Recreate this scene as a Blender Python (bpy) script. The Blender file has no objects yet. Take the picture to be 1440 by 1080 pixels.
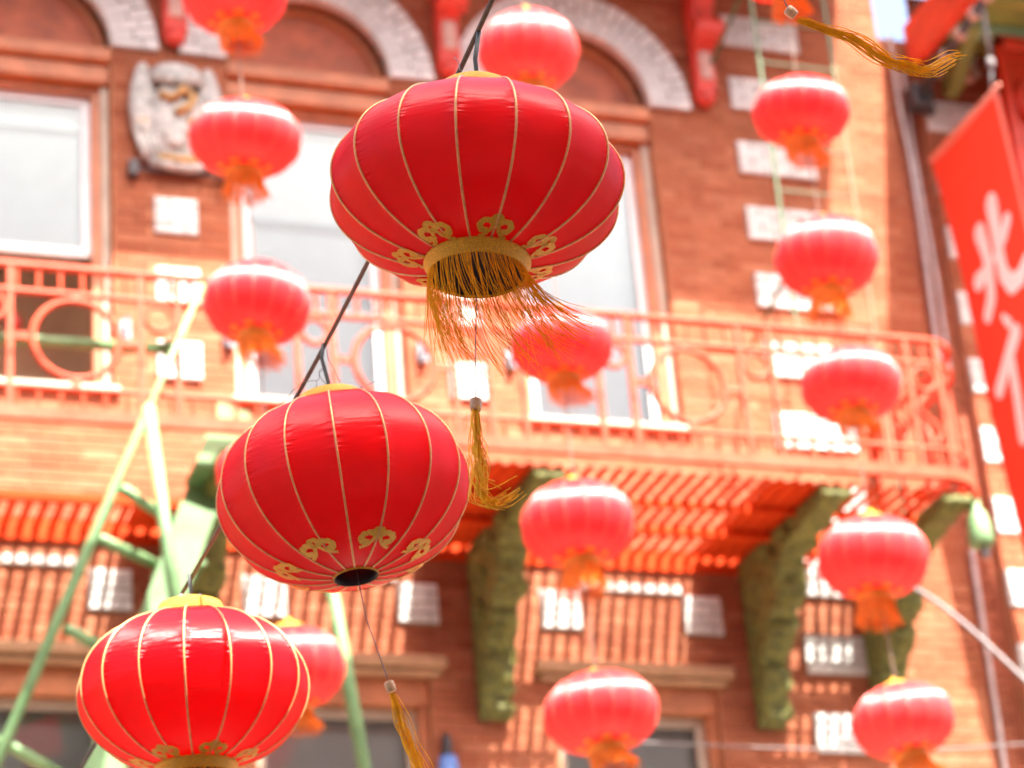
import bpy, bmesh, math, random
from mathutils import Vector, Matrix, noise
random.seed(7)
R = math.radians
sc = bpy.context.scene

# ------------------------------------------------------------------ camera
CAM = Vector((0.0, -13.3, 1.6))
PITCH, YAW, ROLL = R(25.3), R(20.7), R(-4.97)
fwd = Vector((math.cos(PITCH)*math.sin(YAW), math.cos(PITCH)*math.cos(YAW), math.sin(PITCH)))
rgt0 = Vector((math.cos(YAW), -math.sin(YAW), 0)); up0 = rgt0.cross(fwd)
RGT = rgt0*math.cos(ROLL) + up0*math.sin(ROLL)
UP = -rgt0*math.sin(ROLL) + up0*math.cos(ROLL)
cd = bpy.data.cameras.new('camera'); cam = bpy.data.objects.new('camera', cd)
sc.collection.objects.link(cam)
m = Matrix((RGT, UP, -fwd)).transposed().to_4x4(); m.translation = CAM
cam.matrix_world = m
cd.sensor_width = 36; cd.lens = 90; cd.clip_end = 2000
cd.dof.use_dof = True; cd.dof.focus_distance = 4.5; cd.dof.aperture_fstop = 3.9
cd.dof.aperture_blades = 0
sc.camera = cam

# ------------------------------------------------------------------ sky, sun, exposure
SUN = Vector((0.31, -1.0, 1.75)).normalized()          # towards the sun
elev = math.asin(SUN.z); azim = math.atan2(SUN.x, SUN.y)
w = bpy.data.worlds.new('World'); sc.world = w; w.use_nodes = True
nt = w.node_tree; bg = nt.nodes['Background']
sky = nt.nodes.new('ShaderNodeTexSky'); sky.sky_type = 'NISHITA'; sky.sun_disc = False
sky.sun_elevation = elev; sky.sun_rotation = azim
sky.air_density = 1.0; sky.dust_density = 7.0; sky.ozone_density = 1.0
nt.links.new(sky.outputs[0], bg.inputs[0]); bg.inputs[1].default_value = 0.13
sl = bpy.data.lights.new('sun', 'SUN'); sl.energy = 4.4; sl.angle = R(0.5); sl.color = (1.0, .94, .85)
so = bpy.data.objects.new('sun', sl); sc.collection.objects.link(so)
so.rotation_euler = (-SUN).to_track_quat('-Z', 'Y').to_euler(); so.location = (5, -30, 40)
sc.view_settings.view_transform = 'Standard'; sc.view_settings.look = 'None'
sc.view_settings.exposure = 2.47; sc.view_settings.gamma = 1.0
sc.view_settings.use_curve_mapping = False
sc.cycles.use_denoising = True
sc.cycles.max_bounces = 8; sc.cycles.caustics_reflective = False; sc.cycles.caustics_refractive = False

COL = sc.collection

def at(x, y, Y):
    """world point on the vertical plane Y that the photograph shows at pixel (x, y)"""
    d = fwd + RGT*((x-720)/3600) - UP*((y-540)/3600)
    return CAM + d*((Y-CAM.y)/d.y)

# ------------------------------------------------------------------ materials
def mat(name, col, rough=.6, var=.12, scale=9.0, metal=0.0, bump=0.0, bscale=60.0, spec=.5, sheen=0.0, dirt=None, trans=0.0):
    ma = bpy.data.materials.new(name); ma.use_nodes = True
    n = ma.node_tree; p = n.nodes['Principled BSDF']
    p.inputs['Roughness'].default_value = rough; p.inputs['Metallic'].default_value = metal
    p.inputs['Specular IOR Level'].default_value = spec
    tc = n.nodes.new('ShaderNodeTexCoord')
    no = n.nodes.new('ShaderNodeTexNoise'); no.inputs['Scale'].default_value = scale
    no.inputs['Detail'].default_value = 5; no.inputs['Roughness'].default_value = .65
    n.links.new(tc.outputs['Object'], no.inputs['Vector'])
    rp = n.nodes.new('ShaderNodeValToRGB')
    lo = [max(0, c*(1-var*1.6)) for c in col]; hi = [min(1, c*(1+var)) for c in col]
    if dirt: lo = list(dirt)
    rp.color_ramp.elements[0].color = (*lo, 1); rp.color_ramp.elements[0].position = .28
    rp.color_ramp.elements[1].color = (*hi, 1); rp.color_ramp.elements[1].position = .66
    n.links.new(no.outputs['Fac'], rp.inputs[0]); n.links.new(rp.outputs[0], p.inputs['Base Color'])
    if bump:
        b2 = n.nodes.new('ShaderNodeTexNoise'); b2.inputs['Scale'].default_value = bscale; b2.inputs['Detail'].default_value = 4
        n.links.new(tc.outputs['Object'], b2.inputs['Vector'])
        bp = n.nodes.new('ShaderNodeBump'); bp.inputs['Strength'].default_value = bump; bp.inputs['Distance'].default_value = .004
        n.links.new(b2.outputs['Fac'], bp.inputs['Height']); n.links.new(bp.outputs[0], p.inputs['Normal'])
    if sheen:
        p.inputs['Sheen Weight'].default_value = sheen
    return ma

def brick_mat(name, cols, rough=.8, bump=.5):
    """each brick takes its own tone (random per object and per island), with grain"""
    ma = mat(name, cols[0], rough, .1, 30, bump=bump, bscale=120, spec=.2)
    n = ma.node_tree; p = n.nodes['Principled BSDF']
    g = n.nodes.new('ShaderNodeNewGeometry'); oi = n.nodes.new('ShaderNodeObjectInfo')
    ad = n.nodes.new('ShaderNodeMath'); ad.operation = 'ADD'
    n.links.new(g.outputs['Random Per Island'], ad.inputs[0]); n.links.new(oi.outputs['Random'], ad.inputs[1])
    fr = n.nodes.new('ShaderNodeMath'); fr.operation = 'FRACT'; n.links.new(ad.outputs[0], fr.inputs[0])
    rp = n.nodes.new('ShaderNodeValToRGB'); cr = rp.color_ramp
    cr.elements[0].color = (*cols[0], 1); cr.elements[1].color = (*cols[-1], 1)
    for i, c in enumerate(cols[1:-1]):
        e = cr.elements.new((i+1)/(len(cols)-1)); e.color = (*c, 1)
    n.links.new(fr.outputs[0], rp.inputs[0])
    no = [x for x in n.nodes if x.type == 'TEX_NOISE'][0]
    mr = n.nodes.new('ShaderNodeMapRange'); mr.inputs[3].default_value = .78; mr.inputs[4].default_value = 1.18
    n.links.new(no.outputs['Fac'], mr.inputs[0])
    mx = n.nodes.new('ShaderNodeVectorMath'); mx.operation = 'MULTIPLY'
    n.links.new(rp.outputs[0], mx.inputs[0]); n.links.new(mr.outputs[0], mx.inputs[1])
    st_ = n.nodes.new('ShaderNodeTexNoise'); st_.inputs['Scale'].default_value = 1.7; st_.inputs['Detail'].default_value = 6; st_.inputs['Roughness'].default_value = .7
    n.links.new(g.outputs['Position'], st_.inputs['Vector'])
    m2 = n.nodes.new('ShaderNodeMapRange'); m2.inputs[1].default_value = .3; m2.inputs[2].default_value = .65; m2.inputs[3].default_value = .68; m2.inputs[4].default_value = 1.1
    n.links.new(st_.outputs['Fac'], m2.inputs[0])
    mx2 = n.nodes.new('ShaderNodeVectorMath'); mx2.operation = 'MULTIPLY'
    n.links.new(mx.outputs[0], mx2.inputs[0]); n.links.new(m2.outputs[0], mx2.inputs[1])
    n.links.new(mx2.outputs[0], p.inputs['Base Color'])
    return ma

def satin_mat(name, lo_, hi_, tr_, spec, rough, fade):
    """red satin: horizontal weave, so the gloss stretches round the lantern; a little light passes through"""
    ma = bpy.data.materials.new(name); ma.use_nodes = True
    n = ma.node_tree; p = n.nodes['Principled BSDF']; out = n.nodes['Material Output']
    tc = n.nodes.new('ShaderNodeTexCoord')
    oi = n.nodes.new('ShaderNodeObjectInfo')
    no = n.nodes.new('ShaderNodeTexNoise'); no.inputs['Scale'].default_value = 7; no.inputs['Detail'].default_value = 3
    n.links.new(tc.outputs['Object'], no.inputs['Vector'])
    rp = n.nodes.new('ShaderNodeValToRGB')
    rp.color_ramp.elements[0].color = (*lo_, 1); rp.color_ramp.elements[0].position = .3
    rp.color_ramp.elements[1].color = (*hi_, 1); rp.color_ramp.elements[1].position = .7
    n.links.new(no.outputs['Fac'], rp.inputs[0])
    fm_ = n.nodes.new('ShaderNodeMix'); fm_.data_type = 'RGBA'
    fs = n.nodes.new('ShaderNodeMath'); fs.operation = 'MULTIPLY'; fs.inputs[1].default_value = fade
    n.links.new(oi.outputs['Random'], fs.inputs[0]); n.links.new(fs.outputs[0], fm_.inputs[0])
    n.links.new(rp.outputs[0], fm_.inputs[6]); fm_.inputs[7].default_value = (.86, .12, .12, 1)
    n.links.new(fm_.outputs[2], p.inputs['Base Color'])
    p.inputs['Roughness'].default_value = rough; p.inputs['Specular IOR Level'].default_value = spec
    p.inputs['Anisotropic'].default_value = 1.0; p.inputs['Anisotropic Rotation'].default_value = 0.0
    tg = n.nodes.new('ShaderNodeTangent'); tg.direction_type = 'RADIAL'; tg.axis = 'Z'
    n.links.new(tg.outputs[0], p.inputs['Tangent'])
    p.inputs['Sheen Weight'].default_value = .0; p.inputs['Sheen Roughness'].default_value = .35
    p.inputs['Sheen Tint'].default_value = (1, .75, .95, 1)
    # puckers beside the seams and slack in the cloth
    uv = n.nodes.new('ShaderNodeUVMap')
    mp = n.nodes.new('ShaderNodeMapping'); mp.inputs['Scale'].default_value = (10, 60, 1)
    n.links.new(uv.outputs[0], mp.inputs[0])
    n2 = n.nodes.new('ShaderNodeTexNoise'); n2.inputs['Scale'].default_value = 1.0; n2.inputs['Detail'].default_value = 2
    n.links.new(mp.outputs[0], n2.inputs['Vector'])
    n3 = n.nodes.new('ShaderNodeTexNoise'); n3.inputs['Scale'].default_value = 3.0; n3.inputs['Detail'].default_value = 2
    n.links.new(tc.outputs['Object'], n3.inputs['Vector'])
    pw = n.nodes.new('ShaderNodeMath'); pw.operation = 'POWER'; pw.inputs[1].default_value = 3
    n.links.new(n3.outputs['Fac'], pw.inputs[0])
    mu = n.nodes.new('ShaderNodeMath'); mu.operation = 'MULTIPLY'
    n.links.new(n2.outputs['Fac'], mu.inputs[0]); n.links.new(pw.outputs[0], mu.inputs[1])
    sx = n.nodes.new('ShaderNodeSeparateXYZ'); n.links.new(uv.outputs[0], sx.inputs[0])
    def mth(op, a, b=None):
        q = n.nodes.new('ShaderNodeMath'); q.operation = op
        n.links.new(a, q.inputs[0])
        if b is not None:
            if isinstance(b, (int, float)): q.inputs[1].default_value = b
            else: n.links.new(b, q.inputs[1])
        return q.outputs[0]
    sd = mth('MULTIPLY', mth('ABSOLUTE', mth('SUBTRACT', mth('FRACT', mth('MULTIPLY', sx.outputs[0], 4.0)), .5)), 2.0)
    seam = mth('MULTIPLY', mth('POWER', sd, 5.0), mth('MULTIPLY', mth('POWER', n3.outputs['Fac'], 2.0), n2.outputs['Fac']))
    tot = mth('ADD', mth('MULTIPLY', mu.outputs[0], .5), mth('MULTIPLY', seam, 3.2))
    bp = n.nodes.new('ShaderNodeBump'); bp.inputs['Strength'].default_value = .55; bp.inputs['Distance'].default_value = .012
    n.links.new(tot, bp.inputs['Height']); n.links.new(bp.outputs[0], p.inputs['Normal'])
    tr = n.nodes.new('ShaderNodeBsdfTranslucent'); tr.inputs[0].default_value = (*tr_, 1)
    mx = n.nodes.new('ShaderNodeMixShader'); mx.inputs[0].default_value = .3
    n.links.new(p.outputs[0], mx.inputs[1]); n.links.new(tr.outputs[0], mx.inputs[2])
    n.links.new(mx.outputs[0], out.inputs[0])
    return ma

def glass_mat():
    ma = bpy.data.materials.new('window_glass'); ma.use_nodes = True
    n = ma.node_tree; out = n.nodes['Material Output']; n.nodes.remove(n.nodes['Principled BSDF'])
    gl = n.nodes.new('ShaderNodeBsdfGlossy'); gl.inputs['Roughness'].default_value = .02
    tr = n.nodes.new('ShaderNodeBsdfTransparent'); tr.inputs[0].default_value = (.9, .94, .93, 1)
    fr = n.nodes.new('ShaderNodeFresnel'); fr.inputs[0].default_value = 1.55
    mx = n.nodes.new('ShaderNodeMixShader')
    n.links.new(fr.outputs[0], mx.inputs[0]); n.links.new(tr.outputs[0], mx.inputs[1]); n.links.new(gl.outputs[0], mx.inputs[2])
    n.links.new(mx.outputs[0], out.inputs[0])
    return ma

M = {}
M['brick'] = brick_mat('red_brick', [(.31, .088, .040), (.39, .128, .062), (.35, .106, .050), (.45, .168, .088), (.33, .094, .046)])
M['mortar'] = mat('mortar', (.44, .19, .10), .9, .15, 14, spec=.15, bump=.4)
M['white_brick'] = brick_mat('white_glazed_brick', [(.70, .70, .67), (.78, .78, .75), (.65, .65, .62), (.75, .76, .73)], .4, .15)
M['whitejoint'] = mat('white_joint', (.34, .31, .28), .9, .2, 20)
M['tympanum'] = mat('tympanum_panel', (.40, .095, .036), .55, .25, 5)
M['wood'] = mat('brown_orange_wood', (.46, .155, .06), .5, .2, 6)
M['cream'] = mat('cream_paint', (.52, .44, .34), .5, .12, 8)
M['tan'] = mat('tan_stone', (.42, .24, .13), .7, .15, 8)
M['orange'] = mat('orange_brocade', (.80, .22, .012), .5, .25, 80, bump=.4, bscale=200)
M['sash'] = mat('white_sash_paint', (.76, .78, .78), .45, .06, 8)
M['blind'] = mat('white_blind', (.80, .83, .83), .8, .05, 4)
M['greyblind'] = mat('grey_blind', (.66, .69, .72), .8, .06, 3)
M['room'] = mat('dim_room', (.78, .70, .58), .9, .15, 2)
M['glass'] = glass_mat()
M['rail'] = mat('vermilion_paint', (.60, .082, .040), .55, .14, 7, bump=.12, dirt=(.42, .04, .010), spec=.25)
M['slat'] = mat('vermilion_slat_paint', (.56, .050, .006), .7, .15, 7, dirt=(.44, .036, .004), spec=.12)
M['olive'] = mat('olive_carving', (.145, .145, .028), .75, .35, 22, bump=1.0, bscale=34, dirt=(.022, .03, .010))
M['green'] = mat('pale_green_paint', (.15, .27, .12), .5, .15, 6, bump=.1, dirt=(.09, .18, .07))
M['ladder'] = mat('green_ladder_paint', (.06, .12, .05), .5, .2, 6)
M['satin'] = satin_mat('red_satin', (.74, .0008, .004), (.98, .0020, .006), (1.0, .002, .005), .38, .40, 0.0)
M['satin_sunlit'] = satin_mat('sunlit_red_satin', (.78, .022, .03), (.88, .04, .048), (.95, .03, .035), .95, .46, .45)  # small lanterns: sun-washed look put into the satin colour and gloss
M['sunlitrib'] = mat('sunlit_piping', (.80, .16, .09), .5, .15, 60)  # piping colour carries the same painted sun wash as that satin
M['goldrib'] = mat('gold_piping', (.78, .40, .16), .38, .18, 60, metal=.35)
M['gold'] = mat('gold_brocade', (.88, .42, .025), .42, .3, 420, metal=.25, bump=1.0, bscale=520)
M['fringe'] = mat('orange_fringe', (1.0, .37, .008), .7, .2, 40, spec=.1)
M['fringe2'] = mat('gold_thread', (1.0, .46, .018), .6, .2, 50, spec=.15)
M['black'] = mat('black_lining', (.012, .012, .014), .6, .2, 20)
M['wire'] = mat('dark_wire', (.05, .055, .05), .5, .3, 30)
M['tie'] = mat('tie_wire', (.10, .09, .10), .4, .3, 40, metal=.4)
M['wallcable'] = mat('pale_wall_cable', (.55, .46, .45), .6, .15, 12)
M['cord'] = mat('pale_cord', (.22, .15, .12), .8, .2, 30)
M['bead'] = mat('wooden_bead', (.62, .40, .22), .5, .25, 60)
M['banner'] = mat('red_banner_cloth', (.80, .055, .02), .75, .06, 2)
M['hem'] = mat('banner_hem', (.80, .30, .22), .75, .06, 3)
M['bannerwhite'] = mat('banner_white', (.88, .85, .85), .75, .05, 4)
M['console'] = mat('red_console_paint', (.62, .055, .035), .4, .2, 10)
M['crestw'] = mat('crest_white', (.48, .47, .44), .6, .25, 22, dirt=(.20, .195, .175), bump=.6, bscale=30)
M['crestg'] = mat('crest_gold', (.46, .26, .09), .5, .25, 14)
M['eave'] = mat('eave_olive_green', (.22, .24, .05), .6, .2, 4)
M['mint'] = mat('eave_mint', (.30, .50, .32), .6, .15, 4)
M['fret'] = mat('red_lacquer', (.68, .05, .02), .45, .15, 8)
M['pink'] = mat('pale_terracotta', (.55, .33, .27), .7, .15, 8)
M['dark'] = mat('dark_iron', (.045, .04, .045), .5, .3, 20)
M['cable'] = mat('pale_cable', (.17, .15, .15), .6, .15, 12)
M['grey'] = mat('grey_blue_metal', (.22, .26, .30), .5, .2, 20)
M['blue'] = mat('blue_plastic', (.12, .25, .62), .4, .1, 20)
M['asphalt'] = mat('asphalt', (.09, .082, .074), .9, .2, 3)
M['paving'] = mat('concrete_paving', (.33, .29, .25), .9, .12, 2)
M['cornice'] = mat('cornice_paint', (.50, .22, .14), .6, .15, 4)
M['far_wall'] = mat('plaster_wall', (.45, .36, .28), .9, .1, 1)
M['sandbrick'] = brick_mat('recess_brick', [(.34, .10, .05), (.42, .13, .07), (.38, .11, .06)])

# ------------------------------------------------------------------ mesh helpers
class MB:
    def __init__(s): s.v = []; s.f = []; s.uv = None
    def box(s, x0, x1, y0, y1, z0, z1):
        b = len(s.v)
        s.v += [(x0,y0,z0),(x1,y0,z0),(x1,y1,z0),(x0,y1,z0),(x0,y0,z1),(x1,y0,z1),(x1,y1,z1),(x0,y1,z1)]
        s.f += [tuple(b+i for i in q) for q in ((0,3,2,1),(4,5,6,7),(0,1,5,4),(1,2,6,5),(2,3,7,6),(3,0,4,7))]
        return s
    def prism(s, poly, axis, a, b):
        """poly of 2-D points extruded along axis ('x','y','z') from a to b"""
        n = len(poly); o = len(s.v)
        def P(u, v, t): return {'x': (t, u, v), 'y': (u, t, v), 'z': (u, v, t)}[axis]
        for t in (a, b): s.v += [P(u, v, t) for u, v in poly]
        s.f += [tuple(range(o, o+n))[::-1], tuple(range(o+n, o+2*n))]
        for i in range(n):
            j = (i+1) % n; s.f.append((o+i, o+j, o+n+j, o+n+i))
        return s
    def tube(s, pts, r, n=8, cap=True, closed=False):
        pts = [Vector(p) for p in pts]; o = len(s.v); k = len(pts)
        rr = r if isinstance(r, (list, tuple)) else [r]*k
        prev = None
        for i, p in enumerate(pts):
            if closed: t = pts[(i+1) % k]-pts[i-1]
            else: t = pts[min(i+1, k-1)]-pts[max(i-1, 0)]
            t = t.normalized() if t.length > 1e-9 else Vector((0,0,1))
            if prev is None:
                a = Vector((0,0,1)) if abs(t.z) < .9 else Vector((1,0,0))
                u = t.cross(a).normalized()
            else:
                u = (prev - t*prev.dot(t)); u = u.normalized() if u.length > 1e-6 else t.orthogonal().normalized()
            prev = u; v = t.cross(u)
            for j in range(n):
                an = 2*math.pi*j/n
                q = p + (u*math.cos(an)+v*math.sin(an))*rr[i]; s.v.append(tuple(q))
        for i in range(k if closed else k-1):
            i2 = (i+1) % k
            for j in range(n):
                j2 = (j+1) % n
                s.f.append((o+i*n+j, o+i*n+j2, o+i2*n+j2, o+i2*n+j))
        if cap and not closed:
            s.f.append(tuple(o+j for j in range(n))[::-1]); s.f.append(tuple(o+(k-1)*n+j for j in range(n)))
        return s
    def lathe(s, prof, n=24, c=(0,0,0)):
        o = len(s.v); k = len(prof)
        for r, z in prof:
            for j in range(n):
                a = 2*math.pi*j/n; s.v.append((c[0]+r*math.cos(a), c[1]+r*math.sin(a), c[2]+z))
        for i in range(k-1):
            for j in range(n):
                j2 = (j+1) % n; s.f.append((o+i*n+j, o+i*n+j2, o+(i+1)*n+j2, o+(i+1)*n+j))
        return s
    def sweep(s, pts, w, h):
        """flat bar swept along a horizontal path: w across, h upright (centre line given)"""
        o = len(s.v); k = len(pts); pts = [Vector(p) for p in pts]
        for i, p in enumerate(pts):
            t = (pts[min(i+1,k-1)]-pts[max(i-1,0)]).normalized(); nn = Vector((t.y, -t.x, 0)).normalized()
            for a, b in ((-1,-1),(1,-1),(1,1),(-1,1)):
                s.v.append(tuple(p+nn*(a*w/2)+Vector((0,0,b*h/2))))
        for i in range(k-1):
            for j in range(4):
                j2 = (j+1) % 4; s.f.append((o+i*4+j, o+i*4+j2, o+(i+1)*4+j2, o+(i+1)*4+j))
        s.f.append((o+3,o+2,o+1,o)); s.f.append(tuple(o+(k-1)*4+j for j in range(4)))
        return s
    def ball(s, c, r, n=10, k=6):
        """ellipsoid, r = (rx, ry, rz)"""
        o = len(s.v)
        for i in range(k+1):
            th = math.pi*i/k
            for j in range(n):
                a = 2*math.pi*j/n
                s.v.append((c[0]+r[0]*math.sin(th)*math.cos(a), c[1]+r[1]*math.sin(th)*math.sin(a), c[2]-r[2]*math.cos(th)))
        for i in range(k):
            for j in range(n):
                j2 = (j+1) % n; s.f.append((o+i*n+j, o+i*n+j2, o+(i+1)*n+j2, o+(i+1)*n+j))
        return s
    def mesh(s, name, ma, smooth=False):
        me = bpy.data.meshes.new(name); me.from_pydata(s.v, [], s.f); me.validate(); me.materials.append(M[ma])
        if smooth: me.polygons.foreach_set('use_smooth', [True]*len(me.polygons))
        me.update(); return me
    def build(s, name, ma, parent=None, smooth=False, bevel=0):
        me = s.mesh(name, ma, smooth)
        o = obj(name, me, parent)
        if bevel:
            bm = bmesh.new(); bm.from_mesh(me); bmesh.ops.remove_doubles(bm, verts=bm.verts, dist=1e-6)
            bmesh.ops.bevel(bm, geom=bm.edges, offset=bevel, segments=1, affect='EDGES'); bm.to_mesh(me); bm.free()
        return o

def obj(name, data, parent=None):
    o = bpy.data.objects.new(name, data); COL.objects.link(o)
    if parent is not None: o.parent = parent
    return o
def tag(o, label=None, cat=None, group=None, kind=None):
    if label: o['label'] = label
    if cat: o['category'] = cat
    if group: o['group'] = group
    if kind: o['kind'] = kind
    return o
def empty(name, loc=(0,0,0), parent=None):
    o = obj(name, None, parent); o.location = loc; o.empty_display_size = .2; return o
def copy_tree(o, parent=None):
    c = o.copy(); COL.objects.link(c); c.parent = parent
    for ch in o.children: copy_tree(ch, c)
    return c

# ------------------------------------------------------------------ ground
g = MB(); g.v = [(-400,-400,0),(400,-400,0),(400,400,0),(-400,400,0)]; g.f = [(0,1,2,3)]
tag(g.build('road', 'asphalt'), kind='structure')
tag(MB().box(-40, 40, -2.6, 1, 0, .14).build('pavement', 'paving', bevel=.01), kind='structure')
tag(MB().box(-40, 40, -15.4, -11.6, 0, .14).build('pavement', 'paving', bevel=.01), kind='structure')

# the house across the street, behind the photographer: its roof shades the two nearest lanterns
ob = empty('opposite_house', (0, -15.5, 0))
tag(ob, 'plain plastered house across the street, behind the photographer', 'house')
MB().box(-16, 18, -8, 0, 0, 15.4).build('wall', 'far_wall', ob)
MB().box(-16.2, 18.2, -8.2, .12, 15.4, 15.55).build('roof', 'cornice', ob)
for i in range(8):
    for k in range(4):
        wn = MB().box(-14+i*4, -12.6+i*4, -.02, .03, 1.2+3.6*k, 3.2+3.6*k).build('window', 'sash', ob)
        MB().box(-13.9+i*4, -12.7+i*4, .031, .036, 1.3+3.6*k, 3.1+3.6*k).build('pane', 'grey', wn)

# ------------------------------------------------------------------ the brick house
BX0, BX1, BZ0, BZ1 = -.8, 7.97, 4.2, 11.8
BAYS = [.24, 2.035, 3.83, 5.625]
HW, RI, RO, SPR = .535, .535, .83, 10.44
SILL, HEAD = 8.10, 10.40
LTOP = 6.40
house = empty('brick_house', (3.5, 0, 0))
tag(house, 'red brick house with white brick arches and quoins behind the fire balcony', 'building')
H0 = Vector(house.location)
def hp(mb, name, ma, parent=None, **k):
    """build in world coordinates, then hang under the house"""
    o = mb.build(name, ma, **k); par = parent or house
    o.parent = par
    o.matrix_parent_inverse = Matrix.Translation(-(H0 if par is house or par.parent is house else Vector()))
    return o
def part(name):
    e = obj(name, None, house); e.matrix_parent_inverse = Matrix.Translation(-H0); e.empty_display_size = .1
    return e
def sub(mb, name, ma, parent, **k):
    o = mb.build(name, ma, **k); o.parent = parent; return o

wl = MB()
TH = .34
# piers and bands of backing wall (its face is the mortar between the bricks)
edges = [BX0] + sum([[b-HW, b+HW] for b in BAYS], []) + [BX1]
for i in range(0, len(edges), 2):
    wl.box(edges[i], edges[i+1], 0, TH, 0, BZ1+.6)
for b in BAYS:
    wl.box(b-HW, b+HW, 0, TH, LTOP, SILL)
    wl.box(b-HW, b+HW, 0, TH, 0, 4.2)
    n = 24
    for i in range(n):
        x0 = b-HW+2*HW*i/n; x1 = x0+2*HW/n; xm = max(abs(x0-b), abs(x1-b)); xi = min(abs(x0-b), abs(x1-b))
        z = SPR+math.sqrt(max(0, RI*RI-xi*xi))+.004
        wl.box(x0, x1, 0, TH, z, BZ1+.6)
hp(wl, 'wall', 'mortar')
hp(MB().box(BX0-8, BX0-.002, 0, TH, 0, BZ1+.6), 'side_wall', 'mortar')
hp(MB().box(BX0-8, 7.75, -1.62, .1, 11.8, 12.15), 'cornice', 'cornice', bevel=.02)
hp(MB().box(BX0-8, 7.97, .1, 6, 11.8, 14), 'attic_wall', 'mortar')
hp(MB().box(7.6, 7.97, TH, 7, 0, 11.79), 'return_wall', 'mortar')

# where white blocks sit (x0, x1, ztop)
QH = .25
quoins = []
for k in range(12): quoins.append((6.76, 7.33, 11.25-.5*k))
for b in (BAYS[0]+BAYS[1], BAYS[1]+BAYS[2], BAYS[2]+BAYS[3]):
    c = b/2+.02
    for z in (9.40, 8.92, 8.43): quoins.append((c-.135, c+.135, z))
for b in BAYS:
    quoins.append((b+HW-.17, b+HW+.08, 6.97)); quoins.append((b-HW-.02, b-HW+.24, 6.97))
bands = [(b-HW+.24, b+HW-.17, 7.03, 6.97) for b in BAYS]
def blocked(z0, z1):
    zc = (z0+z1)/2; r = []
    for b in BAYS:
        if SILL-.06 < zc < SPR: r.append((b-HW, b+HW))
        if zc < LTOP+.12: r.append((b-HW-(.0 if zc < LTOP else .09), b+HW+(.0 if zc < LTOP else .09)))
        if SPR <= zc < SPR+RO:
            h = math.sqrt(RO*RO-(zc-SPR)**2); r.append((b-h, b+h))
    for x0, x1, zt in quoins:
        if zt-QH-.01 < zc < zt+.01: r.append((x0, x1))
    for x0, x1, zt, zb in bands:
        if zb < zc < zt: r.append((x0, x1))
    return sorted(r)
PITCHZ, BL = .0625, .205
def rect_brick(mb, x0, x1, y0, z0, z1):
    """brick face with chamfered arrises, proud of the mortar"""
    c = .003; o = len(mb.v); yf = y0
    mb.v += [(x0,.002,z0),(x1,.002,z0),(x1,.002,z1),(x0,.002,z1),(x0,yf+c,z0),(x1,yf+c,z0),(x1,yf+c,z1),(x0,yf+c,z1),
             (x0+c,yf,z0+c),(x1-c,yf,z0+c),(x1-c,yf,z1-c),(x0+c,yf,z1-c)]
    for a in (0, 4):
        for i in range(4):
            j = (i+1) % 4; mb.f.append((o+a+i, o+a+j, o+a+4+j, o+a+4+i))
    mb.f.append((o+8, o+9, o+10, o+11))
rest = MB(); singles = []
z = BZ0; row = 0
while z < BZ1-.02:
    z0, z1 = z+.003, z+PITCHZ-.003
    bl = blocked(z0, z1)
    x = BX0 - (BL/2 if row % 2 else 0)
    while x < BX1:
        spans = [(max(x+.004, BX0), min(x+BL-.004, BX1))]
        for a, b in bl:
            ns = []
            for s0, s1 in spans:
                if b <= s0 or a >= s1: ns.append((s0, s1)); continue
                if a-.006 > s0: ns.append((s0, a-.006))
                if b+.006 < s1: ns.append((b+.006, s1))
            spans = ns
        for s0, s1 in spans:
            if s1-s0 < .025: continue
            y0 = -.0065-random.random()*.0012
            # bricks the photograph lets one pick out: the bare pier right of the last window, and by the left balcony opening
            seen = (s1-s0 > .17) and ((6.17 < s0 and s1 < 7.95 and 8.3 < z < 11.3) or (1.7 < s0 < 2.6 and 7.35 < z < 8.05))
            if seen: singles.append((s0, s1, y0, z0, z1))
            else: rect_brick(rest, s0, s1, y0, z0, z1)
        x += BL
    z += PITCHZ; row += 1
random.shuffle(singles)
for s in singles[300:]: rect_brick(rest, *s)
tag(hp(rest, 'brickwork', 'brick'), kind='stuff')
ub = MB(); rect_brick(ub, -.0985, .0985, -.015, -.02675, .02675); ubm = ub.mesh('brick', 'brick')
for s0, s1, y0, z0, z1 in singles[:300]:
    o = obj('brick', ubm, house); o.matrix_parent_inverse = Matrix.Translation(-H0)
    o.location = ((s0+s1)/2, y0+.015, (z0+z1)/2); o.scale = ((s1-s0)/.197, 1, 1)

# white quoin blocks: four courses of white bricks each
def white_block(x0, x1, zt, parent, yf=-.03, courses=4, name='white_brick', h=QH, bl=.19):
    ch = h/courses
    for c in range(courses):
        zb = zt-h+c*ch
        x = x0 - (bl/2 if c % 2 else 0)
        while x < x1-.01:
            a, b = max(x, x0)+.005, min(x+bl, x1)-.005
            if b-a > .03:
                o = obj(name, WB, parent)
                o.scale = ((b-a)/.19, 1, (ch-.011)/.055); o.location = ((a+b)/2, yf+.03-random.random()*.006, zb+ch/2)
            x += bl
wb = MB(); rect_brick(wb, -.095, .095, -.03, -.0275, .0275); WB = wb.mesh('white_brick', 'white_brick')
for x0, x1, zt in quoins:
    e = part('quoin')
    sub(MB().box(x0+.002, x1-.002, -.016, .001, zt-QH+.002, zt-.002), 'joint', 'whitejoint', e)
    white_block(x0, x1, zt, e)
for x0, x1, zt, zb in bands:
    e = part('string_course'); white_block(x0, x1, zt, e, courses=1, h=zt-zb)

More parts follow.
